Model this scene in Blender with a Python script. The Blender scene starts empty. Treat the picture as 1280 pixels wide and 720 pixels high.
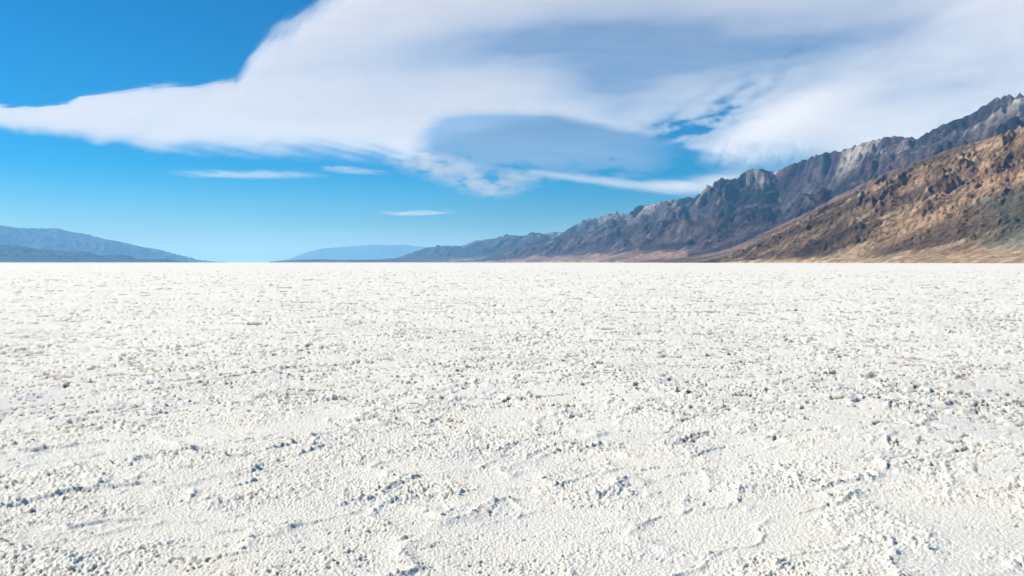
import bpy, math, random
import numpy as np
from mathutils import Vector

# ------------------------------------------------------------------ camera, sky, sun, exposure
scene = bpy.context.scene
COL = scene.collection
rad = math.radians

FPX = 900.0                       # focal length in pixels of the 1280 px wide photograph
CAM_H = 1.7
PITCH = math.atan(32.0 / FPX)     # horizon lies 32 px above the picture's centre

cam_data = bpy.data.cameras.new('camera')
cam_data.sensor_width = 36.0
cam_data.lens = 36.0 * FPX / 1280.0
cam_data.clip_start = 0.1
cam_data.clip_end = 400000.0
cam = bpy.data.objects.new('camera', cam_data)
COL.objects.link(cam)
cam.location = (0, 0, CAM_H)
cam.rotation_euler = (math.pi / 2 - PITCH, 0, 0)
scene.camera = cam

SUN_EL, SUN_AZ = rad(36), rad(-80)        # azimuth from +Y (view direction) towards +X
sun_dir = Vector((math.sin(SUN_AZ) * math.cos(SUN_EL), math.cos(SUN_AZ) * math.cos(SUN_EL), math.sin(SUN_EL)))

world = bpy.data.worlds.new('World')
scene.world = world
world.use_nodes = True
wn = world.node_tree.nodes
wl = world.node_tree.links
wn.clear()
sky = wn.new('ShaderNodeTexSky')
sky.sky_type = 'NISHITA'
sky.sun_disc = False
sky.sun_elevation = SUN_EL
sky.sun_rotation = SUN_AZ
sky.altitude = 0
sky.air_density = 1.0
sky.dust_density = 0.0
sky.ozone_density = 10.0
hsv = wn.new('ShaderNodeHueSaturation')
hsv.inputs['Saturation'].default_value = 1.40
hsv.inputs['Hue'].default_value = 0.492
bg = wn.new('ShaderNodeBackground')
bg.inputs['Strength'].default_value = 0.074
wo = wn.new('ShaderNodeOutputWorld')
wl.new(sky.outputs[0], hsv.inputs['Color'])
wl.new(hsv.outputs[0], bg.inputs['Color'])
wl.new(bg.outputs[0], wo.inputs['Surface'])

sun_data = bpy.data.lights.new('sun', 'SUN')
sun_data.energy = 5.0
sun_data.angle = rad(0.53)
sun_data.color = (1.0, 0.915, 0.79)
sun = bpy.data.objects.new('sun', sun_data)
COL.objects.link(sun)
sun.rotation_euler = (-sun_dir).to_track_quat('-Z', 'Y').to_euler()
sun.location = (-30, -10, 40)

vs = scene.view_settings
vs.view_transform = 'Standard'
vs.look = 'None'
vs.exposure = 0.48
vs.gamma = 1.0
vs.use_curve_mapping = False
scene.render.engine = 'CYCLES'
cy = scene.cycles
cy.max_bounces = 8
cy.diffuse_bounces = 4
cy.volume_bounces = 2
cy.transparent_max_bounces = 96
cy.use_denoising = True

# ------------------------------------------------------------------ numeric helpers
rng = np.random.default_rng(11)


def smooth(x):
    x = np.clip(x, 0, 1)
    return x * x * (3 - 2 * x)


def sstep(a, b, x):
    return smooth((x - a) / (b - a))


def hash01(ix, iy, seed):
    h = (ix.astype(np.int64) * 374761393 + iy.astype(np.int64) * 668265263 + seed * 1442695041) & 0xFFFFFFFF
    h = ((h ^ (h >> 13)) * 1274126177) & 0xFFFFFFFF
    h = ((h ^ (h >> 16)) * 2246822519) & 0xFFFFFFFF
    h = h ^ (h >> 15)
    return (h & 0xFFFFFF) / float(0x1000000)


def noise(x, y, seed=0):
    """gradient noise, about -0.7..0.7"""
    ix, iy = np.floor(x), np.floor(y)
    fx, fy = x - ix, y - iy
    u = fx * fx * fx * (fx * (fx * 6 - 15) + 10)
    v = fy * fy * fy * (fy * (fy * 6 - 15) + 10)

    def g(dx, dy):
        a = hash01(ix + dx, iy + dy, seed) * 2 * math.pi
        return np.cos(a) * (fx - dx) + np.sin(a) * (fy - dy)
    return (g(0, 0) * (1 - u) + g(1, 0) * u) * (1 - v) + (g(0, 1) * (1 - u) + g(1, 1) * u) * v


def fbm(x, y, octaves=4, seed=0, gain=0.5):
    s, a = 0, 1.0
    for o in range(octaves):
        s = s + a * noise(x * 2.03 ** o + 7.3 * o, y * 2.03 ** o - 3.1 * o, seed + o)
        a *= gain
    return s


def ridged(x, y, octaves=5, seed=0, gain=0.5):
    s, a, w, tot = 0, 1.0, 1.0, 0
    for o in range(octaves):
        n = 1 - np.abs(noise(x * 2.07 ** o + 5.7 * o, y * 2.07 ** o + 1.9 * o, seed + o)) * 1.9
        n = np.clip(n, 0, 1) ** 2
        s = s + a * n * w
        w = np.clip(n * 1.6, 0, 1)
        tot += a
        a *= gain
    return s / tot


def popcorn(x, y, cell, seed, rmin, rmax, keep=1.0):
    """height of a carpet of round nodules; radii are fractions of the cell size"""
    gx, gy = x / cell, y / cell
    ix, iy = np.floor(gx), np.floor(gy)
    best = np.zeros_like(x)
    for dx in (-1, 0, 1):
        for dy in (-1, 0, 1):
            jx, jy = ix + dx, iy + dy
            px = jx + hash01(jx, jy, seed)
            py = jy + hash01(jx, jy, seed + 1)
            hr = hash01(jx, jy, seed + 2)
            r = rmin + (rmax - rmin) * hr * hr
            d2 = (gx - px) ** 2 + (gy - py) ** 2
            h = np.sqrt(np.maximum(r * r - d2, 0))
            h = np.where(hash01(jx, jy, seed + 3) < keep, h, 0)
            best = np.maximum(best, h)
    return best * cell


def cells_edge(x, y, seed):
    """distance-like value that is 0 on the border of random cells"""
    ix, iy = np.floor(x), np.floor(y)
    f1 = np.full_like(x, 9.0)
    f2 = np.full_like(x, 9.0)
    for dx in (-1, 0, 1):
        for dy in (-1, 0, 1):
            jx, jy = ix + dx, iy + dy
            d = np.hypot(x - jx - hash01(jx, jy, seed), y - jy - hash01(jx, jy, seed + 1))
            f2 = np.minimum(f2, np.maximum(f1, d))
            f1 = np.minimum(f1, d)
    return f2 - f1


def blur(a, k, axis=0):
    k = max(1, int(k))
    ker = np.hanning(2 * k + 3)[1:-1]
    ker /= ker.sum()
    p = np.pad(a, [(k, k) if i == axis else (0, 0) for i in range(a.ndim)], mode='edge')
    return np.apply_along_axis(lambda v: np.convolve(v, ker, 'valid'), axis, p)


def pix_dir(px, py):
    """world direction of a pixel of the 1280x720 photograph"""
    cx, cyy = (np.asarray(px, float) - 640) / FPX, (360 - np.asarray(py, float)) / FPX
    cp, sp = math.cos(PITCH), math.sin(PITCH)
    return cx, cp + cyy * sp, -sp + cyy * cp      # x, y (forward), z (up)


def pix_az_tan(px, py):
    x, y, z = pix_dir(px, py)
    return np.arctan2(x, y), z / np.hypot(x, y)


# ------------------------------------------------------------------ mesh helpers
def add_mesh(name, verts, quads, material, shade_smooth=True, colors=None, parent=None):
    me = bpy.data.meshes.new(name)
    verts = np.ascontiguousarray(verts, dtype=np.float32)
    quads = np.ascontiguousarray(quads, dtype=np.int32)
    k = quads.shape[1]
    me.vertices.add(len(verts))
    me.vertices.foreach_set('co', verts.ravel())
    me.loops.add(quads.size)
    me.loops.foreach_set('vertex_index', quads.ravel())
    me.polygons.add(len(quads))
    me.polygons.foreach_set('loop_start', np.arange(0, quads.size, k, dtype=np.int32))
    me.update(calc_edges=True)
    me.polygons.foreach_set('use_smooth', np.full(len(quads), shade_smooth, dtype=bool))
    if colors is not None:
        at = me.attributes.new('rock_colour', 'FLOAT_COLOR', 'POINT')
        c = np.ones((len(verts), 4), dtype=np.float32)
        c[:, :3] = colors
        at.data.foreach_set('color', c.ravel())
    me.materials.append(material)
    o = bpy.data.objects.new(name, me)
    COL.objects.link(o)
    if parent:
        o.parent = parent
    return o


def tag(o, label=None, cat=None, kind=None, group=None):
    if label:
        o['label'] = label
    if cat:
        o['category'] = cat
    if kind:
        o['kind'] = kind
    if group:
        o['group'] = group
    return o


def grid_quads(n0, n1):
    i = np.arange(n0 * n1).reshape(n0, n1)
    return np.stack([i[:-1, :-1], i[1:, :-1], i[1:, 1:], i[:-1, 1:]], -1).reshape(-1, 4)


def new_mat(name):
    m = bpy.data.materials.new(name)
    m.use_nodes = True
    nt = m.node_tree
    return m, nt, nt.nodes, nt.links


# ------------------------------------------------------------------ materials
def salt_material():
    m, nt, N, L = new_mat('salt')
    b = N['Principled BSDF']
    b.inputs['Roughness'].default_value = 0.85
    b.inputs['Specular IOR Level'].default_value = 0.25
    geo = N.new('ShaderNodeNewGeometry')
    n1 = N.new('ShaderNodeTexNoise')
    n1.inputs['Scale'].default_value = 0.9
    n1.inputs['Detail'].default_value = 6
    n1.inputs['Roughness'].default_value = 0.62
    L.new(geo.outputs['Position'], n1.inputs['Vector'])
    r1 = N.new('ShaderNodeValToRGB')
    e = r1.color_ramp.elements
    e[0].position, e[0].color = 0.30, (0.74, 0.735, 0.69, 1)
    e[1].position, e[1].color = 0.72, (0.82, 0.785, 0.675, 1)
    k = r1.color_ramp.elements.new(0.5)
    k.color = (0.79, 0.775, 0.70, 1)
    L.new(n1.outputs['Fac'], r1.inputs['Fac'])
    n0 = N.new('ShaderNodeTexNoise')
    n0.inputs['Scale'].default_value = 0.17
    n0.inputs['Detail'].default_value = 5
    n0.inputs['Roughness'].default_value = 0.6
    L.new(geo.outputs['Position'], n0.inputs['Vector'])
    r0 = N.new('ShaderNodeValToRGB')
    e = r0.color_ramp.elements
    e[0].position, e[0].color = 0.36, (0.90, 0.905, 0.915, 1)
    e[1].position, e[1].color = 0.60, (1.0, 1.0, 1.0, 1)
    L.new(n0.outputs['Fac'], r0.inputs['Fac'])
    m0 = N.new('ShaderNodeMix')
    m0.data_type = 'RGBA'
    m0.blend_type = 'MULTIPLY'
    m0.inputs['Factor'].default_value = 1.0
    L.new(r1.outputs['Color'], m0.inputs['A'])
    L.new(r0.outputs['Color'], m0.inputs['B'])
    # ochre and rust stained crumbs, irregular small patches
    n2 = N.new('ShaderNodeTexNoise')
    n2.inputs['Scale'].default_value = 5.5
    n2.inputs['Detail'].default_value = 5
    n2.inputs['Roughness'].default_value = 0.6
    n2.inputs['Distortion'].default_value = 0.6
    L.new(geo.outputs['Position'], n2.inputs['Vector'])
    r2 = N.new('ShaderNodeValToRGB')
    e = r2.color_ramp.elements
    e[0].position, e[0].color = 0.64, (0, 0, 0, 1)
    e[1].position, e[1].color = 0.78, (1, 1, 1, 1)
    L.new(n2.outputs['Fac'], r2.inputs['Fac'])
    mx = N.new('ShaderNodeMix')
    mx.data_type = 'RGBA'
    mx.inputs['B'].default_value = (0.66, 0.50, 0.33, 1)
    L.new(r2.outputs['Color'], mx.inputs['Factor'])
    L.new(m0.outputs['Result'], mx.inputs['A'])
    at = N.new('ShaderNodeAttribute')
    at.attribute_name = 'mud_and_shade'
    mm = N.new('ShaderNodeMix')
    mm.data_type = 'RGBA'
    mm.inputs['B'].default_value = (0.13, 0.105, 0.085, 1)  # muddy crevice floors, plus shade flecks painted as colour
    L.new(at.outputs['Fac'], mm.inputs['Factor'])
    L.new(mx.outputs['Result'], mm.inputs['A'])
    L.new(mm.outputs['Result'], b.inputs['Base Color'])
    # granular relief finer than the mesh
    n3 = N.new('ShaderNodeTexNoise')
    n3.inputs['Scale'].default_value = 60
    n3.inputs['Detail'].default_value = 4
    n3.inputs['Roughness'].default_value = 0.7
    L.new(geo.outputs['Position'], n3.inputs['Vector'])
    bp = N.new('ShaderNodeBump')
    bp.inputs['Strength'].default_value = 0.8
    bp.inputs['Distance'].default_value = 0.016
    L.new(n3.outputs['Fac'], bp.inputs['Height'])
    L.new(bp.outputs['Normal'], b.inputs['Normal'])
    return m


def rock_material(name, scale, bump_m, stretch=(1, 1, 1), rot=(0, 0, 0), lo=0.55, hi=1.5):
    m, nt, N, L = new_mat(name)
    b = N['Principled BSDF']
    b.inputs['Roughness'].default_value = 0.95
    b.inputs['Specular IOR Level'].default_value = 0.15
    at = N.new('ShaderNodeAttribute')
    at.attribute_name = 'rock_colour'
    geo = N.new('ShaderNodeNewGeometry')
    mp = N.new('ShaderNodeMapping')
    mp.inputs['Rotation'].default_value = rot
    mp.inputs['Scale'].default_value = stretch
    L.new(geo.outputs['Position'], mp.inputs['Vector'])
    n = N.new('ShaderNodeTexNoise')
    n.inputs['Scale'].default_value = 1.0 / scale
    n.inputs['Detail'].default_value = 7
    n.inputs['Roughness'].default_value = 0.68
    n.inputs['Distortion'].default_value = 0.4
    L.new(mp.outputs['Vector'], n.inputs['Vector'])
    r = N.new('ShaderNodeValToRGB')
    e = r.color_ramp.elements
    e[0].position, e[0].color = 0.34, (lo, lo, lo, 1)
    e[1].position, e[1].color = 0.68, (hi, hi * 0.97, hi * 0.93, 1)
    L.new(n.outputs['Fac'], r.inputs['Fac'])
    mu = N.new('ShaderNodeMix')
    mu.data_type = 'RGBA'
    mu.blend_type = 'MULTIPLY'
    mu.inputs['Factor'].default_value = 1.0
    L.new(at.outputs['Color'], mu.inputs['A'])
    L.new(r.outputs['Color'], mu.inputs['B'])
    L.new(mu.outputs['Result'], b.inputs['Base Color'])
    bp = N.new('ShaderNodeBump')
    bp.inputs['Strength'].default_value = 1.0
    bp.inputs['Distance'].default_value = bump_m
    L.new(n.outputs['Fac'], bp.inputs['Height'])
    L.new(bp.outputs['Normal'], b.inputs['Normal'])
    return m


def volume_material(name, density, color, aniso, absorb=(0, 0, 0)):
    m, nt, N, L = new_mat(name)
    N.clear()
    v = N.new('ShaderNodeVolumePrincipled')
    v.inputs['Color'].default_value = (*color, 1)
    v.inputs['Density'].default_value = density
    v.inputs['Anisotropy'].default_value = aniso
    v.inputs['Absorption Color'].default_value = (*absorb, 1)
    out = N.new('ShaderNodeOutputMaterial')
    L.new(v.outputs[0], out.inputs['Volume'])
    return m


# ------------------------------------------------------------------ the salt flat
def flat_height(x, y, detail=True):
    """height of the salt crust in metres at ground points"""
    r = np.hypot(x, y)
    wx = x + 0.30 * fbm(x * 1.1, y * 1.1, 4, 21)
    wy = y + 0.30 * fbm(x * 1.1, y * 1.1, 4, 31)
    c, s = math.cos(rad(30)), math.sin(rad(30))
    along, across = wx * c + wy * s, -wx * s + wy * c
    h = 0.016 * fbm(x * 0.6, y * 0.6, 4, 3)
    # pressure ridges round salt plates, two sizes, broken up along their length
    e1 = cells_edge(along * 0.50, across * 1.15, 41)
    e2 = cells_edge(along * 1.35, across * 2.5, 51)
    brk1 = sstep(-0.05, 0.30, fbm(x * 0.8, y * 0.8, 3, 61))
    brk2 = sstep(-0.02, 0.34, fbm(x * 1.5, y * 1.5, 3, 67))
    rid1 = np.exp(-(e1 / 0.07) ** 2) * brk1
    rid2 = np.exp(-(e2 / 0.10) ** 2) * brk2
    h = h + 0.022 * rid1 + 0.013 * rid2
    # long winding ridges that run for metres, with a broken crack on one flank
    w1 = fbm(along * 0.30 + 3, across * 0.95, 3, 161)
    gate = sstep(-0.25, 0.15, fbm(x * 0.6, y * 0.6, 2, 165) + 0.25 * noise(x * 6, y * 6, 166))
    rid3 = np.exp(-(w1 / 0.030) ** 2) * gate
    lip = np.exp(-((w1 - 0.045) / 0.016) ** 2) * gate * sstep(-0.1, 0.25, noise(x * 5, y * 5, 167) + 0.5 * noise(x * 17, y * 17, 168))
    h = h + (0.011 + 0.011 * sstep(6, 12, r)) * rid3
    # rough and smoother patches
    rough = sstep(-0.22, 0.30, fbm(along * 0.8, across * 1.4, 4, 71) + 0.35 * fbm(along * 0.22, across * 0.4, 2, 73))
    lump = np.clip(0.33 * rough + 0.7 * rid1 + 0.6 * rid2 + 0.6 * rid3, 0, 1.0)
    h = h + 0.010 * rough * (0.5 + fbm(x * 5.3, y * 5.3, 4, 75))
    far = sstep(12, 40, r)
    h = h + far * 0.030 * fbm(along * 0.7, across * 1.3, 3, 79)
    # broken crevices with muddy floors and painted-in shade, thin and drawn out along the plates
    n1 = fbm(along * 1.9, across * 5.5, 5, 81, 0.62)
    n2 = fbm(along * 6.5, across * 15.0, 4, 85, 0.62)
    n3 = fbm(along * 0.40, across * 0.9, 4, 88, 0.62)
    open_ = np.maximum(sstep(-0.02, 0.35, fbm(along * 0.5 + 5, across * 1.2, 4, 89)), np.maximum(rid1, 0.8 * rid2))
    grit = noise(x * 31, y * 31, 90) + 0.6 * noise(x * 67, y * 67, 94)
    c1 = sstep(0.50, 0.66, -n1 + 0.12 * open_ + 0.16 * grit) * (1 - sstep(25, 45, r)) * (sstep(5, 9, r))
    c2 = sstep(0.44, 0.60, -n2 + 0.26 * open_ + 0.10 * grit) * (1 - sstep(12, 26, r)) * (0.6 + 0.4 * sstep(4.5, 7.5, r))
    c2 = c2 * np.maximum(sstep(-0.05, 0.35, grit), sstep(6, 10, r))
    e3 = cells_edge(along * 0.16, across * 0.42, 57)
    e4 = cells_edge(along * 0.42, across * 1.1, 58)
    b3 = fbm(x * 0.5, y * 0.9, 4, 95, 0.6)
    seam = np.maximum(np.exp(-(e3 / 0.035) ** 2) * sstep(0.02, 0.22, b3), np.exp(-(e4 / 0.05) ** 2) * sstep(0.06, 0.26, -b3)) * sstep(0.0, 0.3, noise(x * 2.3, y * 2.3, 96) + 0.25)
    c3 = np.maximum(0.9 * seam * sstep(7, 14, r) * (1 - sstep(90, 220, r)), sstep(0.52, 0.64, -n3 + 0.24 * noise(x * 3, y * 3, 93) + 0.12 * noise(x * 9, y * 9, 97)) * sstep(9, 20, r) * (1 - 0.6 * sstep(40, 120, r)) * (1 - sstep(120, 260, r)))  # distant flecks: shaded ridge sides painted in as dark colour
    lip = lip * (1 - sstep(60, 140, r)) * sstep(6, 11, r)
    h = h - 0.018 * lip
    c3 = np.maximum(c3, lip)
    mud_and_shade = np.clip(np.maximum(np.maximum(0.9 * c1, 0.85 * c2), 0.8 * c3), 0, 1)
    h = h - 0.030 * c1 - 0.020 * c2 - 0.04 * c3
    if detail:
        near = r < 80
        xn, yn, rr = x[near], y[near], r[near]
        jx = xn + 0.009 * noise(xn * 40, yn * 40, 91)
        jy = yn + 0.009 * noise(xn * 40, yn * 40, 92)
        big = popcorn(jx, jy, 0.066, 101, 0.18, 0.52, 0.5)
        mid = popcorn(jx, jy, 0.034, 111, 0.22, 0.60, 0.75)
        sml = popcorn(jx, jy, 0.018, 121, 0.28, 0.68, 0.90)
        ln, rn = lump[near], rough[near]
        dh = 0.62 * big * ln + 0.95 * mid * (0.24 + 0.76 * ln) * (0.30 + 0.70 * rn) * (1 - 0.65 * sstep(7, 18, rr))
        dh = dh + 0.95 * sml * (0.42 + 0.58 * rn) * (1 - 0.85 * sstep(5, 13, rr))
        dh = dh + 0.004 * fbm(xn * 70, yn * 70, 3, 131) * (1 - sstep(6, 16, rr))
        pit = popcorn(jx, jy, 0.040, 151, 0.15, 0.38, 0.40) * (0.1 + 0.9 * rn) * (1 - sstep(10, 22, rr))
        dh = dh * (1 - 0.7 * mud_and_shade[near]) - 0.95 * pit
        h[near] = h[near] + dh * (1 - sstep(30, 80, rr))
    fade = 1 - sstep(700, 1500, r)
    return h * fade - 0.02, mud_and_shade * fade


SALT = salt_material()
daz = 0.0013
az_dense = np.arange(-rad(47), rad(47) + daz, daz)
az_l = np.linspace(-math.pi, -rad(47), 60)[:-1]
az_r = np.linspace(rad(47), math.pi, 60)[1:]
az_all = np.concatenate([az_l, az_dense, az_r])
depr = np.arange(rad(25.5), 0.0031, -0.00085)
r_rows = np.concatenate([np.linspace(0.02, 3.4, 40), CAM_H / np.tan(depr), np.geomspace(580, 90000, 50)])
A, R = np.meshgrid(az_all, r_rows, indexing='ij')
gx, gy = (R * np.sin(A)).ravel(), (R * np.cos(A)).ravel()
gz, gmud_and_shade = flat_height(gx, gy)
V = np.stack([gx, gy, gz], -1)
salt_flat = add_mesh('salt_flat', V, grid_quads(len(az_all), len(r_rows)), SALT)
ma = salt_flat.data.attributes.new('mud_and_shade', 'FLOAT', 'POINT')
ma.data.foreach_set('value', gmud_and_shade.astype(np.float32))
tag(salt_flat, 'flat white crusted salt pan reaching to the foot of the mountains', 'salt flat', 'structure')


# loose clumps of salt: the largest are pieces of their own, the crumbs are one mass
def clump_mesh(seed):
    """a cauliflower knot of four or five small nodules"""
    import bmesh
    bm = bmesh.new()
    rr = random.Random(seed)
    for k in range(rr.choice((3, 4, 5))):
        rad_ = rr.uniform(0.35, 0.62) if k else 0.72
        ang, off = rr.uniform(0, 6.28), (rr.uniform(0.45, 0.85) if k else 0)
        ctr = Vector((math.cos(ang) * off, math.sin(ang) * off, rr.uniform(-0.15, 0.30)))
        res = bmesh.ops.create_icosphere(bm, subdivisions=1, radius=rad_)
        for v in res['verts']:
            v.co = Vector((v.co.x, v.co.y, v.co.z * 0.85)) * rr.uniform(0.82, 1.15) + ctr
    me = bpy.data.meshes.new('salt_clump')
    bm.to_mesh(me)
    bm.free()
    me.polygons.foreach_set('use_smooth', np.ones(len(me.polygons), dtype=bool))
    me.materials.append(SALT)
    return me


clump_meshes = [clump_mesh(s) for s in range(8)]
cand = 60000
ca = rng.uniform(-rad(40), rad(40), cand)
cd = rng.uniform(rad(2.0), rad(24.5), cand)
cr = CAM_H / np.tan(cd)
cx, cyy = cr * np.sin(ca), cr * np.cos(ca)
base = flat_height(cx, cyy, False)[0]
full = flat_height(cx, cyy, True)[0]
score = full - base + 0.6 * (base - base.mean()) + rng.uniform(0, 0.02, cand)
order = np.argsort(-score)
picked, spots = [], []
for i in order:
    if len(picked) >= 300:
        break
    if cr[i] > 11:
        continue
    p = (cx[i], cyy[i])
    if all((p[0] - q[0]) ** 2 + (p[1] - q[1]) ** 2 > 0.10 ** 2 for q in spots):
        spots.append(p)
        picked.append(i)
for n_, i in enumerate(picked):
    o = bpy.data.objects.new('salt_clump', clump_meshes[n_ % 8])
    COL.objects.link(o)
    o.parent = salt_flat
    s_ = float(rng.uniform(0.009, 0.019)) * (1 + 0.02 * cr[i])
    o.scale = (s_, s_, s_ * 0.85)
    o.location = (cx[i], cyy[i], full[i] - 0.15 * s_)
    o.rotation_euler = (float(rng.uniform(-.4, .4)), float(rng.uniform(-.4, .4)), float(rng.uniform(0, 6.28)))

# ------------------------------------------------------------------ mountains
def erode(h, L, n_drops, steps, seed, strength=1.0):
    """water drops running down a height grid, all drops of a batch at once; L is the cell size"""
    n0, n1 = h.shape
    hf = h.copy()
    rg = np.random.default_rng(seed)
    n_drops = min(n_drops, int(0.45 * h.size))
    batch = max(500, int(h.size * 0.02))
    for b0 in range(0, n_drops, batch):
        nb = batch
        p0 = rg.uniform(1, n0 - 3, nb)
        p1 = rg.uniform(1, n1 - 3, nb)
        d0 = np.zeros(nb)
        d1 = np.zeros(nb)
        sed = np.zeros(nb)
        vel = np.ones(nb)
        wat = np.ones(nb)
        for st in range(steps):
            i0, i1 = p0.astype(int), p1.astype(int)
            f0, f1 = p0 - i0, p1 - i1
            a, b_, c, d = hf[i0, i1], hf[i0 + 1, i1], hf[i0, i1 + 1], hf[i0 + 1, i1 + 1]
            ll = L[i0, i1]
            g0 = ((b_ - a) * (1 - f1) + (d - c) * f1) / ll
            g1 = ((c - a) * (1 - f0) + (d - b_) * f0) / ll
            z = (a * (1 - f0) + b_ * f0) * (1 - f1) + (c * (1 - f0) + d * f0) * f1
            d0 = d0 * 0.25 - g0 * 0.75
            d1 = d1 * 0.25 - g1 * 0.75
            ln = np.hypot(d0, d1) + 1e-9
            d0, d1 = d0 / ln, d1 / ln
            q0 = np.clip(p0 + d0, 1, n0 - 3)
            q1 = np.clip(p1 + d1, 1, n1 - 3)
            j0, j1 = q0.astype(int), q1.astype(int)
            e0, e1 = q0 - j0, q1 - j1
            z2 = (hf[j0, j1] * (1 - e0) + hf[j0 + 1, j1] * e0) * (1 - e1) + (hf[j0, j1 + 1] * (1 - e0) + hf[j0 + 1, j1 + 1] * e0) * e1
            dz = (z2 - z) / ll
            cap = np.maximum(-dz, 0.01) * vel * wat * 3.0
            up = dz > 0
            excess = sed - cap
            dep = np.where(up, np.minimum(dz, sed), np.where(excess > 0, excess * 0.3, 0))
            ero = np.where((~up) & (excess < 0), np.minimum(-excess * 0.28, -dz), 0) * strength
            ch = (dep - ero) * ll
            sed = sed - dep + ero
            idx = (i0 * n1 + i1)
            w = np.concatenate([ch * (1 - f0) * (1 - f1), ch * f0 * (1 - f1), ch * (1 - f0) * f1, ch * f0 * f1])
            ii = np.concatenate([idx, idx + n1, idx + 1, idx + n1 + 1])
            hf += np.bincount(ii, weights=w, minlength=n0 * n1).reshape(n0, n1)
            vel = np.sqrt(np.clip(vel * vel * 0.9 - dz * 1.5, 0.01, 6))
            wat *= 0.982
            p0, p1 = q0, q1
    return hf


def mountain(name, sil, step, material, colour_fn, spacing, fan=0.12, rough=0.35, drops=0, steps=60,
             seed=0, back=1.25, shape=1.0, fine=0.02, sil_smooth=6, strength=1.0, extra=None):
    """sil: (pixel x, pixel y of the skyline, distance of the crest, distance of the foot), metres"""
    sil = np.array(sil, float)
    az_c, tan_c = pix_az_tan(sil[:, 0], sil[:, 1])
    a = np.arange(az_c[0], az_c[-1], step)
    tan_t = np.interp(a, az_c, tan_c)
    r1 = blur(np.interp(a, az_c, sil[:, 2]), 25)
    r0 = blur(np.interp(a, az_c, sil[:, 3]), 25)
    lmin, lmax = math.log(r0.min() * 0.97), math.log((r0 + (r1 - r0) * back).max())
    lr = np.arange(lmin, lmax, step)
    Ag, Lg = np.meshgrid(a, lr, indexing='ij')
    Rg = np.exp(Lg)
    X, Y = Rg * np.sin(Ag), Rg * np.cos(Ag)
    u = (Rg - r0[:, None]) / (r1 - r0)[:, None]
    H = (tan_t * r1)[:, None] * np.ones_like(u)
    uc = np.clip(u, 0, 1)
    sp = spacing
    wx = X + 0.35 * sp * fbm(X / sp, Y / sp, 3, seed + 1)
    wy = Y + 0.35 * sp * fbm(X / sp, Y / sp, 3, seed + 5)
    rd = ridged(wx / sp / 1.6, wy / sp / 1.6, 6, seed + 11, 0.52)
    rise = np.clip((uc - fan) / (1 - fan), 0, 1)
    prof = fan * 0.5 * np.clip(uc / fan, 0, 1) ** 1.2 + (1 - fan * 0.5) * rise ** shape
    prof = np.where(u > 1, 1 - 0.55 * smooth((u - 1) / (back - 1)), prof)
    mod = smooth(rise * 3.0)
    h = H * prof * (1 + rough * mod * (rd * 2 - 0.9) * (1 - 0.45 * sstep(0.75, 1.0, u)))
    if extra is not None:
        h = extra(h, X, Y, u, H, Ag)
    L = Rg * step
    if drops:
        h = erode(h, L, drops, steps, seed + 77, strength)
    hp = np.pad(h, 1, mode='edge')
    h = 0.6 * h + 0.1 * (hp[2:, 1:-1] + hp[:-2, 1:-1] + hp[1:-1, 2:] + hp[1:-1, :-2])
    # fine rock relief everywhere but on the fans
    fsp = sp * 0.16
    h = h + fine * sp * mod * (1 - 0.7 * sstep(0.82, 1.0, u)) * (ridged(wx / fsp, wy / fsp, 4, seed + 31, 0.6) - 0.45)
    # match the skyline, keeping the small crest relief
    for _ in range(3):
        e = ((h - CAM_H) / Rg * (u < 1.1)).max(axis=1)
        f = np.clip(blur(tan_t, 1) / np.maximum(e, 1e-5), 0.3, 3)
        h = h * (1 + (blur(f, sil_smooth) - 1)[:, None] * smooth(uc * 2.0))
    h = np.where(u < 0, -3 - 30 * np.minimum(-u, .2), h)
    h = np.where(u < 0.02, np.minimum(h, (u / 0.02) * np.maximum(h, 0) - 0.4 * (u < 0)), h)
    col = colour_fn(X, Y, h, u, H, Ag, L)
    nv = np.arange(h.size).reshape(h.shape)
    keep = (u > -0.04) & (u < back)
    fk = keep[:-1, :-1] & keep[1:, :-1] & keep[1:, 1:] & keep[:-1, 1:]
    q = np.stack([nv[:-1, :-1], nv[1:, :-1], nv[1:, 1:], nv[:-1, 1:]], -1)[fk]
    used = np.unique(q)
    remap = np.full(h.size, -1)
    remap[used] = np.arange(len(used))
    V = np.stack([X.ravel(), Y.ravel(), h.ravel()], -1)[used]
    return add_mesh(name, V, remap[q], material, True, col.reshape(-1, 3)[used])


def mixc(a, b, t):
    return np.asarray(a) * (1 - t[..., None]) + np.asarray(b) * t[..., None]


def slope_of(h, L):
    g0 = np.gradient(h, axis=0) / L
    g1 = np.gradient(h, axis=1) / L
    return np.hypot(g0, g1)


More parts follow.
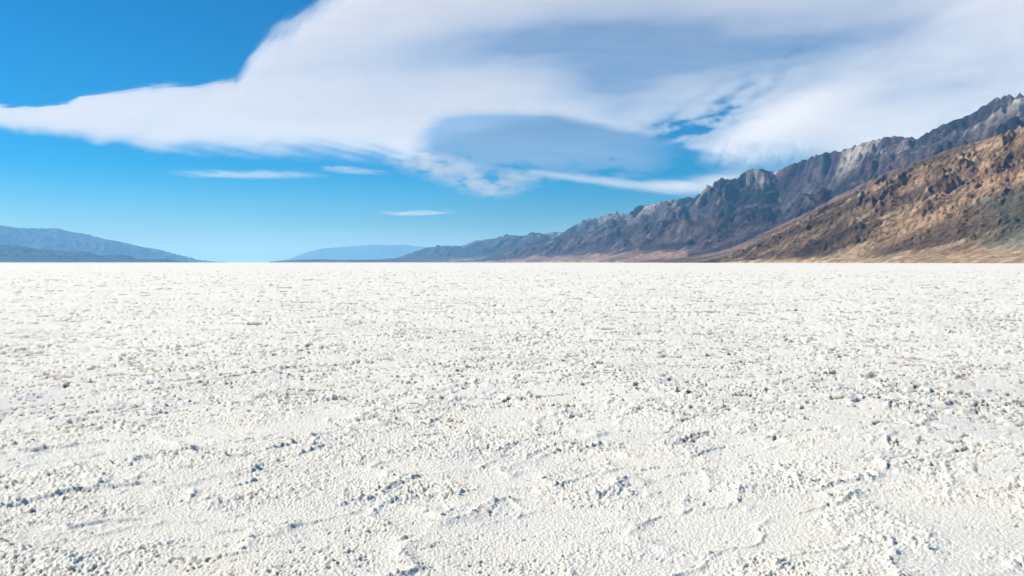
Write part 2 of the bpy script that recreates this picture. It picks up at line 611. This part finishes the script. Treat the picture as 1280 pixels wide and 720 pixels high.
# --- long dark range
def colour_range(X, Y, h, u, H, A, L):
    s = 900.0
    n = fbm(X / s, Y / s, 5, 301)
    c = mixc((0.020, 0.017, 0.029), (0.064, 0.050, 0.067), sstep(-0.35, 0.4, n))
    n2 = fbm(X / 420 + 3, Y / 420 + h / 160, 4, 311)
    c = mixc(c, (0.095, 0.062, 0.062), 0.4 * sstep(0.12, 0.45, n2))
    hf = h / np.maximum(H, 1)
    # pale limy caps and outcrops near the crest
    n3 = fbm(X / 700 + 9, Y / 700, 4, 321) + 0.35 * fbm(X / 130, Y / 130 + h / 50, 4, 323, 0.6)
    mid_part = sstep(0.02, 0.08, A) * (1 - sstep(0.23, 0.27, A))
    pale = sstep(0.08, 0.26, n3 + 0.20 * mid_part) * sstep(0.68 - 0.14 * mid_part, 0.90, hf) * (u < 1.05)
    c = mixc(c, (0.31, 0.305, 0.275), 0.85 * pale)
    n4 = fbm(X / 260 + 9, Y / 260, 4, 331, 0.6)
    c = mixc(c, (0.19, 0.165, 0.15), 0.5 * sstep(0.25, 0.5, n4) * sstep(0.2, 0.5, hf))
    # gravel fans at the foot
    sl = blur(blur(slope_of(h, L), 3, 0), 3, 1)
    fan = (1 - sstep(0.14, 0.28, sl)) * (1 - sstep(0.25, 0.42, u))
    c = mixc(c, mixc((0.155, 0.105, 0.092), (0.25, 0.18, 0.135), sstep(-0.3, 0.4, fbm(X / 600, Y / 600, 3, 341))), fan)
    return c


R_SIL = [(455, 326.6, 26, 21.5), (480, 324.5, 25, 20), (500, 320.9, 24, 18.5), (529, 311, 23, 17), (547, 307, 22.5, 16), (577, 307.5, 22, 14.5),
         (593, 301, 21, 13.5), (618, 298, 20, 12.2), (633, 293, 19.3, 11.2), (654, 295, 18.6, 10.2), (665, 290, 18, 9.7),
         (680, 292, 17.4, 9.1), (696, 289.6, 16.8, 8.6), (703, 290.7, 16.3, 8.3), (716, 282.4, 15.6, 7.9), (732, 274, 14.9, 7.4),
         (748, 272.3, 14.2, 7.0), (769, 265, 13.5, 6.5), (784, 268, 13.0, 6.2), (798, 256.5, 12.5, 5.9), (816, 255.5, 12.0, 5.6),
         (831, 250.8, 11.6, 5.4), (856, 247, 11.0, 5.1), (870, 246.5, 10.6, 4.9), (881, 235.7, 10.2, 4.8), (902, 222.4, 9.6, 4.6),
         (918, 224.5, 9.4, 4.45), (935, 212, 9.1, 4.3), (948, 210.5, 8.9, 4.2), (967, 215, 8.8, 4.1), (990, 205, 8.6, 4.0),
         (1027, 191.7, 8.3, 3.9), (1053, 188, 8.1, 3.8), (1077, 179, 7.9, 3.75), (1113, 170, 7.7, 3.7), (1140, 171.7, 7.6, 3.7),
         (1147, 174, 7.5, 3.7), (1157, 166.7, 7.4, 3.7), (1180, 155, 7.3, 3.7), (1213, 143, 7.2, 3.7), (1233, 130, 7.1, 3.7),
         (1250, 120, 7.0, 3.7), (1280, 119, 6.9, 3.7), (1340, 105, 6.8, 3.7), (1420, 92, 6.7, 3.7)]
R_SIL = [(x, y, c * 1000, f * 1000) for x, y, c, f in R_SIL]
ROCK = rock_material('dark_rock', 75.0, 40.0, lo=0.35, hi=1.9)
def range_extra(h, X, Y, u, H, A):
    q = -X * math.sin(rad(13)) + Y * math.cos(rad(13))
    w = 600 * fbm(X / 1800, Y / 1800, 3, 841)
    val = ridged((q + w) / 2600, (X + w) / 9000, 3, 845, 0.5)
    mid = np.clip(4 * u * (1 - u), 0, 1)
    return h * (1 + (0.62 - 0.34 * sstep(0.40, 0.52, A)) * (val - 0.55) * mid)


rangeo = mountain('mountain_range', R_SIL, 0.0021, ROCK, colour_range, 1100.0, fan=0.20, rough=0.42, drops=240000, steps=70,
                  seed=500, shape=0.95, fine=0.060, sil_smooth=4, extra=range_extra)
tag(rangeo, 'long dark purple grey mountain range with pale caps behind the brown hill', 'mountain', 'structure')


# --- dark foothills in front of the range
def colour_front(X, Y, h, u, H, A, L):
    n = fbm(X / 500, Y / 500 + h / 200, 5, 361)
    c = mixc((0.024, 0.019, 0.029), (0.060, 0.045, 0.055), sstep(-0.35, 0.4, n))
    c = mixc(c, (0.13, 0.10, 0.095), 0.6 * sstep(0.2, 0.45, fbm(X / 240, Y / 240, 4, 371)))
    fan = 1 - sstep(0.32, 0.50, u + 0.12 * fbm(X / 400, Y / 400, 3, 375))
    return mixc(c, mixc((0.16, 0.112, 0.10), (0.26, 0.19, 0.145), sstep(-0.3, 0.4, fbm(X / 500, Y / 500, 3, 381))), fan)


F_SIL = [(585, 326.0, 13.5, 12.6), (608, 322, 12.8, 11.6), (632, 315, 12.0, 10.6), (654, 309, 11.4, 9.7), (680, 303, 10.8, 9.0), (701, 297, 10.3, 8.3), (722, 294, 9.8, 7.7), (744, 288, 9.3, 7.1),
         (773, 282, 8.7, 6.4), (790, 282, 8.4, 6.1), (805, 279, 8.1, 5.8), (823, 276, 7.8, 5.5), (850, 272, 7.4, 5.1), (872, 276, 7.1, 4.85), (900, 273, 6.8, 4.6), (930, 284, 6.5, 4.3),
         (960, 291, 6.2, 4.1), (1000, 298, 6.0, 3.95), (1060, 306, 5.8, 3.8)]
F_SIL = [(x, y, c * 1000, f * 1000) for x, y, c, f in F_SIL]
front = mountain('foothill_ridge', F_SIL, 0.0019, rock_material('dark_foothill_rock', 50.0, 24.0, lo=0.35, hi=1.9), colour_front, 620.0, fan=0.42, rough=0.45,
                 drops=70000, steps=60, seed=540, fine=0.06, sil_smooth=5)
tag(front, 'lower dark purple foothills at the base of the long range', 'foothill', 'structure')


# --- smooth pinkish slope between the range and the brown hill
def colour_slope(X, Y, h, u, H, A, L):
    n = fbm(X / 300, Y / 300 + h / 90, 5, 401)
    c = mixc((0.085, 0.060, 0.060), (0.19, 0.13, 0.108), sstep(-0.35, 0.35, n))
    return mixc(c, (0.23, 0.165, 0.125), 1 - sstep(0.05, 0.3, u))


S_SIL = [(780, 328.0, 5.1, 4.4), (800, 327.2, 5.0, 4.3), (860, 321, 4.7, 4.0), (900, 314, 4.5, 3.75), (930, 303, 4.4, 3.6), (965, 286, 4.3, 3.5), (1000, 270, 4.2, 3.4), (1060, 239, 4.1, 3.3),
         (1113, 213, 4.0, 3.2), (1160, 197, 3.95, 3.15), (1190, 185, 3.9, 3.1), (1240, 172, 3.9, 3.1), (1320, 150, 3.9, 3.1), (1400, 130, 3.9, 3.1)]
S_SIL = [(x, y, c * 1000, f * 1000) for x, y, c, f in S_SIL]
slope = mountain('mountain_slope', S_SIL, 0.0016, rock_material('pink_rock', 60.0, 9.0, lo=0.65, hi=1.35), colour_slope, 380.0, fan=0.10, rough=0.22,
                 drops=60000, steps=60, seed=610, fine=0.03)
tag(slope, 'smooth pinkish slope between the brown rocky hill and the dark range', 'slope', 'structure')


# --- near brown rocky hill
def strata(X, Y, h):
    # beds that rise towards the right, parallel to the skyline of the hill
    d = -0.74 * X + 0.10 * Y + 1.25 * h
    return d


def colour_hill(X, Y, h, u, H, A, L):
    d = strata(X, Y, h)
    q = X * 0.85 + Y * 0.3
    band = fbm(d / 62, q / 420, 5, 701, 0.58)
    c = mixc((0.090, 0.064, 0.048), (0.265, 0.185, 0.122), sstep(-0.40, 0.34, band))
    c = mixc(c, (0.39, 0.295, 0.205), 0.7 * sstep(0.18, 0.42, fbm(d / 40 + 5, q / 150, 4, 711)))
    c = mixc(c, (0.052, 0.037, 0.032), 0.85 * sstep(0.10, 0.32, fbm(d / 34 + 15, q / 200, 4, 721)))
    c = mixc(c, (0.17, 0.095, 0.065), 0.4 * sstep(0.15, 0.4, fbm(X / 160, Y / 160, 3, 731)))
    # grey green outcrop low on the hill's right flank
    g = sstep(0.555, 0.60, A + 0.05 * fbm(X / 90, Y / 90 + h / 40, 4, 741)) * (1 - sstep(0.34, 0.44, h / np.maximum(H, 1) + 0.12 * fbm(X / 120, h / 60, 3, 745)))
    c = mixc(c, mixc((0.075, 0.080, 0.066), (0.16, 0.165, 0.135), sstep(-0.2, 0.3, band)), 0.85 * g)
    # the low left end of the hill is darker olive brown
    c = mixc(c, c * np.array((0.62, 0.66, 0.66)), 1 - sstep(0.37, 0.50, A + 0.05 * fbm(X / 200, Y / 200, 3, 751)))
    fan = 1 - sstep(0.06, 0.16, u + 0.06 * fbm(X / 100, Y / 100, 3, 755))
    return mixc(c, mixc((0.27, 0.195, 0.125), (0.36, 0.275, 0.185), sstep(-0.3, 0.3, fbm(X / 140, Y / 60, 4, 761))), fan)


def hill_extra(h, X, Y, u, H, A):
    d = strata(X, Y, h)
    q = X * 0.85 + Y * 0.3
    m = sstep(0.08, 0.25, u) * (1 - 0.6 * sstep(0.75, 1.0, u))
    led = ridged(d / 95 + 0.5 * fbm(X / 120, Y / 120, 3, 801), q / 380, 5, 811, 0.55)
    return h + m * 52 * (led - 0.4)


H_SIL = [(825, 328.0, 3.8, 3.5), (850, 327.4, 3.75, 3.4), (880, 326.2, 3.7, 3.3), (907, 321.7, 3.62, 3.1), (947, 300, 3.5, 2.8), (980, 286.7, 3.42, 2.62), (1027, 260, 3.32, 2.4), (1067, 241.7, 3.25, 2.25),
         (1113, 223, 3.18, 2.1), (1157, 200, 3.12, 1.97), (1193, 190, 3.08, 1.88), (1227, 176.7, 3.05, 1.8), (1257, 165, 3.03, 1.74),
         (1280, 156.7, 3.0, 1.7), (1340, 133, 2.98, 1.64), (1420, 105, 2.95, 1.6)]
H_SIL = [(x, y, c * 1000, f * 1000) for x, y, c, f in H_SIL]
hill = mountain('rocky_hill', H_SIL, 0.00120, rock_material('brown_rock', 24.0, 9.0, lo=0.38, hi=1.6), colour_hill, 260.0, fan=0.10, rough=0.25,
                drops=160000, steps=70, seed=900, fine=0.062, extra=hill_extra, strength=0.9)
tag(hill, 'brown and ochre rocky hill with slanting beds and a grey green outcrop', 'hill', 'structure')


# --- far ranges
def flat_colour(c0, c1, sp):
    def f(X, Y, h, u, H, A, L):
        return mixc(c0, c1, sstep(-0.4, 0.4, fbm(X / sp, Y / sp, 5, 951)))
    return f


FAR = rock_material('far_rock', 900.0, 60.0, lo=0.7, hi=1.3)
L1 = [(-160, 281, 33, 26), (-60, 281, 33, 26), (0, 281.5, 33, 26), (25, 285, 33, 26), (50, 285.5, 33, 26), (72, 285, 33, 26), (85, 289, 33, 26), (110, 293, 33, 26), (130, 298.5, 33, 26),
      (150, 302, 33, 26), (180, 309, 33, 26.3), (200, 312, 33, 26.8), (218, 317, 33, 27.3), (235, 321, 33, 28), (250, 325, 33, 29), (272, 327.2, 33, 30), (285, 327.9, 33, 31)]
far1 = mountain('distant_mountain', [(x, y, c * 1000, f * 1000) for x, y, c, f in L1], 0.0022, FAR, flat_colour((0.022, 0.022, 0.024), (0.042, 0.04, 0.04), 2500.0), 3200.0,
                fan=0.1, rough=0.55, drops=8000, steps=40, seed=1200, fine=0.09, sil_smooth=2)
tag(far1, 'high hazy blue mountain rising behind a lower darker ridge at the open end of the flat', 'mountain', 'structure')
L2 = [(-160, 300, 20, 17), (-60, 304, 20, 17), (0, 306, 20, 17), (20, 306, 20, 17), (50, 312, 20, 17), (75, 312.5, 20, 17), (86, 314.5, 20, 17), (100, 313.5, 20, 17), (112, 315, 20, 17),
      (122, 319, 20, 17), (150, 317.5, 20, 17), (162, 319, 20, 17), (172, 324, 20, 17), (205, 323, 20, 17.5), (225, 326.5, 20, 18), (245, 327.6, 20, 18.5)]
far2 = mountain('distant_ridge', [(x, y, c * 1000, f * 1000) for x, y, c, f in L2], 0.0022, FAR, flat_colour((0.014, 0.014, 0.016), (0.028, 0.026, 0.026), 1600.0), 1500.0,
                fan=0.25, rough=0.55, drops=5000, steps=40, seed=1300, fine=0.09, sil_smooth=2)
tag(far2, 'low dark blue ridge in front of the high hazy mountain', 'ridge', 'structure')
L3 = [(335, 327.5, 60, 50), (360, 324, 60, 50), (385, 315, 60, 50), (400, 311, 60, 50), (425, 308.5, 60, 50), (450, 307, 60, 50), (470, 305.5, 60, 50), (485, 306.5, 60, 50),
      (505, 305.5, 60, 50), (518, 307.5, 60, 50), (540, 309, 60, 50), (600, 311, 60, 50), (650, 312, 60, 50)]
far3 = mountain('faint_mountain', [(x, y, c * 1000, f * 1000) for x, y, c, f in L3], 0.0022, FAR, flat_colour((0.03, 0.03, 0.03), (0.045, 0.043, 0.043), 2500.0), 3500.0,
                fan=0.1, rough=0.5, seed=1400, fine=0.08, sil_smooth=2)
tag(far3, 'faint pale blue mountain on the horizon beyond the end of the dark range', 'mountain', 'structure')
L4 = [(338, 327.4, 19, 16.5), (355, 326, 19, 16.5), (380, 324.2, 19, 16.5), (405, 324, 19, 16.5), (430, 325, 19, 16.5), (470, 324.5, 19, 16.5), (500, 322.5, 19, 16), (530, 321.5, 18.5, 15), (560, 320, 18, 14)]
far4 = mountain('low_foothill', [(x, y, c * 1000, f * 1000) for x, y, c, f in L4], 0.0018, FAR, flat_colour((0.045, 0.038, 0.042), (0.10, 0.075, 0.065), 900.0), 900.0,
                fan=0.3, rough=0.2, seed=1500, fine=0.02, sil_smooth=4)
tag(far4, 'thin dark foothill line running out from the end of the dark range', 'foothill', 'structure')

# ------------------------------------------------------------------ clouds (closed lenses of even vapour, thickness gives the shading, one is also tinted for shade)
SIGMA = 0.0022
CLOUD = volume_material('cloud_vapour', SIGMA, (0.99, 0.99, 1.0), 0.0)


def cloud(name, x0, x1, y0, y1, step, alt, depth_fn, label, ystep=None, vapour=None):
    """depth_fn(px, py) -> optical depth seen along the line of sight; turned into metres of thickness"""
    xs = np.arange(x0, x1 + step, step, dtype=float)
    ys = np.arange(y0, y1 + (ystep or step), ystep or step, dtype=float)
    PX, PY = np.meshgrid(xs, ys, indexing='ij')
    dx, dy, dz = pix_dir(PX, PY)
    k = alt / dz
    X, Y = dx * k, dy * k
    tau = depth_fn(PX, PY)
    edge = np.minimum(np.minimum(PX - x0, x1 - PX) / (6 * step), np.minimum(PY - y0, y1 - PY) / (6 * (ystep or step)))
    tau = tau * smooth(np.clip(edge, 0, 1))
    sin_e = dz / np.sqrt(dx * dx + dy * dy + dz * dz)
    t = np.where(tau > 0.012, (tau - 0.012) * sin_e / SIGMA, 0)
    n = t.size
    top = np.arange(n).reshape(t.shape)
    botm = np.where(t > 0, top + n, top)
    tri = np.concatenate([np.stack([top[:-1, :-1], top[1:, :-1], top[1:, 1:]], -1).reshape(-1, 3),
                          np.stack([top[:-1, :-1], top[1:, 1:], top[:-1, 1:]], -1).reshape(-1, 3)])
    qt = tri[(t.ravel()[tri] > 0).any(axis=1)]
    qb = botm.ravel()[qt][:, ::-1]
    Vt = np.stack([X, Y, alt + 0.65 * t], -1).reshape(-1, 3)
    Vb = np.stack([X, Y, alt - 0.35 * t], -1).reshape(-1, 3)
    V = np.concatenate([Vt, Vb])
    q = np.concatenate([qt, qb])
    used = np.unique(q)
    remap = np.full(2 * n, -1)
    remap[used] = np.arange(len(used))
    o = add_mesh(name, V[used], remap[q], vapour or CLOUD)
    return tag(o, label, 'cloud', None, 'clouds over the salt flat')


def gauss(px, py, cx_, cy_, sx, sy, ang=0.0):
    c, s = math.cos(rad(ang)), math.sin(rad(ang))
    dx, dy = px - cx_, py - cy_
    a, b = dx * c + dy * s, -dx * s + dy * c
    return np.exp(-(a / sx) ** 2 - (b / sy) ** 2)


def streaks(px, py, lx, ly, ang, seed, octs=4):
    c, s = math.cos(rad(ang)), math.sin(rad(ang))
    a, b = px * c + py * s, -px * s + py * c
    return fbm(a / lx, b / ly, octs, seed)


def lens_mask(px, py):
    yU = np.interp(px, [480, 515, 535, 560, 600, 640, 690, 740, 800, 880, 960], [215, 170, 152, 143, 138, 137, 141, 151, 165, 185, 205])
    yU = yU + 2.0 * streaks(px, py, 60, 30, 0, 2105)
    return smooth((py - yU + 5 * streaks(px, py, 80, 9, 0, 2107)) / 13 + 0.3) * sstep(500, 550, px)


def gap_mask(px, py):
    """the blue gap, running up to the right and breaking up into ripples"""
    g = gauss(px, py, 838, 166, 100, 27, -12)
    tail = gauss(px, py, 925, 118, 105, 26, -32)
    cells = streaks(px, py, 34, 10, -16, 2301, 4)
    return np.clip(0.95 * g * (0.95 + 0.45 * cells) + 0.62 * tail * sstep(-0.45, 0.60, cells), 0, 1)


def main_cloud(px, py):
    wob = 4.0 * streaks(px, py, 50, 20, -6, 2001)
    yU = np.interp(px, [-140, -60, 0, 60, 85, 100, 150, 200, 260, 295, 303, 312, 322, 345, 368, 392, 430, 480, 560],
                   [126, 128, 129, 128, 125, 117, 109, 103, 98, 91, 80, 62, 46, 24, 6, -14, -40, -70, -110])
    wisp = 11 * streaks(px, py, 46, 11, -48, 2003) * sstep(270, 320, px) * (1 - sstep(450, 520, px)) + 5 * streaks(px, py, 70, 6, -7, 2005) * (1 - sstep(270, 320, px))
    yL = np.interp(px, [-140, 0, 100, 200, 300, 400, 480, 540, 600, 700, 800, 880, 960, 1040, 1400],
                   [160, 165, 178, 193, 201, 209, 214, 220, 226, 228, 226, 215, 200, 220, 320])
    softU = np.interp(px, [0, 100, 290, 320, 400], [12, 12, 20, 40, 60])
    softL = np.interp(px, [0, 200, 420, 520, 560, 700, 800, 900, 1000], [16, 26, 50, 46, 44, 40, 46, 60, 70])
    t = smooth((py - yU + wob + wisp) / softU) ** 1.5 * smooth((yL - py + 1.6 * wob) / softL) ** 1.2
    core = 1.75 + 0.30 * streaks(px, py, 180, 30, -8, 2011)
    core -= 0.95 * gauss(px, py, 540, 72, 170, 40, -4)          # thinner heart of the lens
    core -= 0.50 * gauss(px, py, 680, 35, 150, 40, 0)
    core -= 1.15 * gauss(px, py, 830, 75, 180, 60, 4)
    core -= 0.85 * gauss(px, py, 760, 125, 80, 35, 0)
    core -= 0.85 * gauss(px, py, 1000, 30, 220, 70, 0)
    core -= 0.85 * gauss(px, py, 1220, 90, 190, 120, 0)
    core -= 0.8 * gauss(px, py, 420, 192, 100, 16, 5) * (1 + 1.4 * streaks(px, py, 90, 7, 14, 2021))
    core = np.maximum(core, 0.30) * (1 + 0.12 * streaks(px, py, 60, 22, -12, 2015) + 0.11 * streaks(px, py, 150, 10, 4, 2017, 3))
    core *= 1 - 0.95 * lens_mask(px, py) * (1 - 0.75 * sstep(870, 1000, px))
    core *= 1 - gap_mask(px, py)
    comb = 1 + 1.0 * streaks(px, py, 110, 6, 13, 2031) * sstep(165, 195, py) * (px < 560)
    return t * core * np.maximum(comb, 0)


def lens_cloud(px, py):
    yL = np.interp(px, [500, 540, 600, 660, 720, 800, 860, 900], [190, 208, 226, 230, 228, 228, 220, 205])
    t = lens_mask(px, py) * smooth((yL - py + 26 * streaks(px, py, 38, 13, 4, 2111, 5)) / 30) * (1 - sstep(760, 870, px))
    core = 0.70 + 0.30 * streaks(px, py, 120, 14, 3, 2101) + 0.12 * gauss(px, py, 620, 150, 110, 16)
    return t * np.maximum(core, 0)


def right_cloud(px, py):
    wob = 6.0 * streaks(px, py, 26, 12, -10, 2201)
    yU = np.interp(px, [850, 872, 900, 940, 990, 1050, 1120, 1200, 1300, 1420], [192, 176, 156, 134, 106, 74, 35, -15, -60, -120])
    yL = np.interp(px, [850, 880, 930, 1000, 1100, 1420], [206, 216, 220, 226, 244, 310])
    t = smooth((py - yU + wob) / 34) ** 1.2 * smooth((yL - py + wob) / 30) * sstep(835, 905, px)
    core = 0.34 + 0.20 * streaks(px, py, 120, 30, -18, 2211) + 0.75 * gauss(px, py, 950, 160, 70, 40, -30) - 0.3 * gauss(px, py, 1180, 130, 120, 60)
    rip = 1 + 0.7 * streaks(px, py, 7, 16, 20, 2221) * sstep(165, 190, py) * (px < 1010)
    return t * np.maximum(core, 0) * np.maximum(rip, 0)


def band_cloud(px, py):
    yc = np.interp(px, [650, 690, 740, 800, 850, 900, 960], [214, 218, 225, 232, 234, 228, 214])
    w = np.interp(px, [650, 700, 800, 850, 900, 960], [3, 4, 5, 7, 10, 14])
    m = np.exp(-((py - yc + 2.0 * streaks(px, py, 40, 9, 5, 2401)) / w) ** 2) * sstep(650, 690, px) * (1 - sstep(900, 955, px))
    return m * (0.85 + 0.4 * streaks(px, py, 60, 10, 6, 2411)) * np.interp(px, [650, 760, 850], [0.7, 0.8, 1.3])


def puff_cloud(px, py):
    m = gauss(px, py, 545, 208, 52, 15, 10) + 0.9 * gauss(px, py, 605, 232, 38, 13, 8) + 0.55 * gauss(px, py, 655, 222, 40, 12, 0)
    n = 0.62 + 1.2 * fbm(px / 30, py / 12, 5, 2501, 0.55)
    return np.clip(m - 0.12, 0, 1) * np.maximum(n, 0) * 1.7


def streak_cloud(cx_, cy_, sx, sy, ang, amp, seed):
    def f(px, py):
        m = gauss(px, py + 2.5 * streaks(px, py, 40, 8, ang, seed + 3), cx_, cy_, sx, sy, ang) - 0.06
        return np.maximum(m, 0) * amp * np.maximum(0.7 + 0.9 * streaks(px, py, sx * 0.5, sy * 0.7, ang, seed), 0)
    return f


cloud('cloud', -140, 1330, -70, 215, 3.2, 4200.0, main_cloud, 'huge smooth white lens cloud tapering to a long pointed tail', 2.4)
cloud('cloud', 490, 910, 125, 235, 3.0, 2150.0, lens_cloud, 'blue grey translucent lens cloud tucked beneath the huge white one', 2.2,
      volume_material('shade_tinted_vapour', SIGMA, (0.56, 0.71, 0.89), 0.0))  # shade of the cloud above is put into this vapour's colour
cloud('cloud', 830, 1400, -90, 300, 3.2, 4700.0, right_cloud, 'broad soft white cloud sheet hanging over the dark mountain range', 2.6)
cloud('cloud', 630, 970, 195, 255, 2.4, 2500.0, band_cloud, 'long thin white cloud band ending at the mountain skyline', 1.2)
cloud('cloud', 460, 720, 170, 262, 2.0, 2000.0, puff_cloud, 'ragged grey and white puffy cloud below the blue grey lens cloud', 1.2)
cloud('cloud', 200, 420, 205, 230, 2.2, 2700.0, streak_cloud(310, 218, 72, 4.5, 1.0, 1.15, 2601), 'slender white spindle cloud alone in the blue below the long tail', 0.9)
cloud('cloud', 395, 500, 203, 222, 2.0, 2800.0, streak_cloud(440, 213, 36, 3.4, 4.0, 0.9, 2611), 'short wispy cloud between the spindle cloud and the puffy cloud', 0.9)
cloud('cloud', 465, 585, 255, 274, 2.0, 2200.0, streak_cloud(520, 266, 36, 2.2, 0.0, 1.1, 2621), 'tiny faint cloud streak low above the hazy horizon', 0.8)

# ------------------------------------------------------------------ the air
hz_x, hz_y0, hz_y1, hz_z0, hz_z1 = 95000.0, -95000.0, 95000.0, -60.0, 1480.0
hv = [(sx * hz_x, yy, zz) for zz in (hz_z0, hz_z1) for yy in (hz_y0, hz_y1) for sx in (-1, 1)]
hq = [(0, 2, 3, 1), (4, 5, 7, 6), (0, 1, 5, 4), (2, 6, 7, 3), (0, 4, 6, 2), (1, 3, 7, 5)]
haze = add_mesh('haze', np.array(hv), np.array(hq), volume_material('hazy_air', 3.1e-5, (0.19, 0.52, 0.95), 0.0, (0.42, 0.42, 0.36)), False)
tag(haze, 'thin blue desert haze filling the whole valley', 'haze', 'stuff')
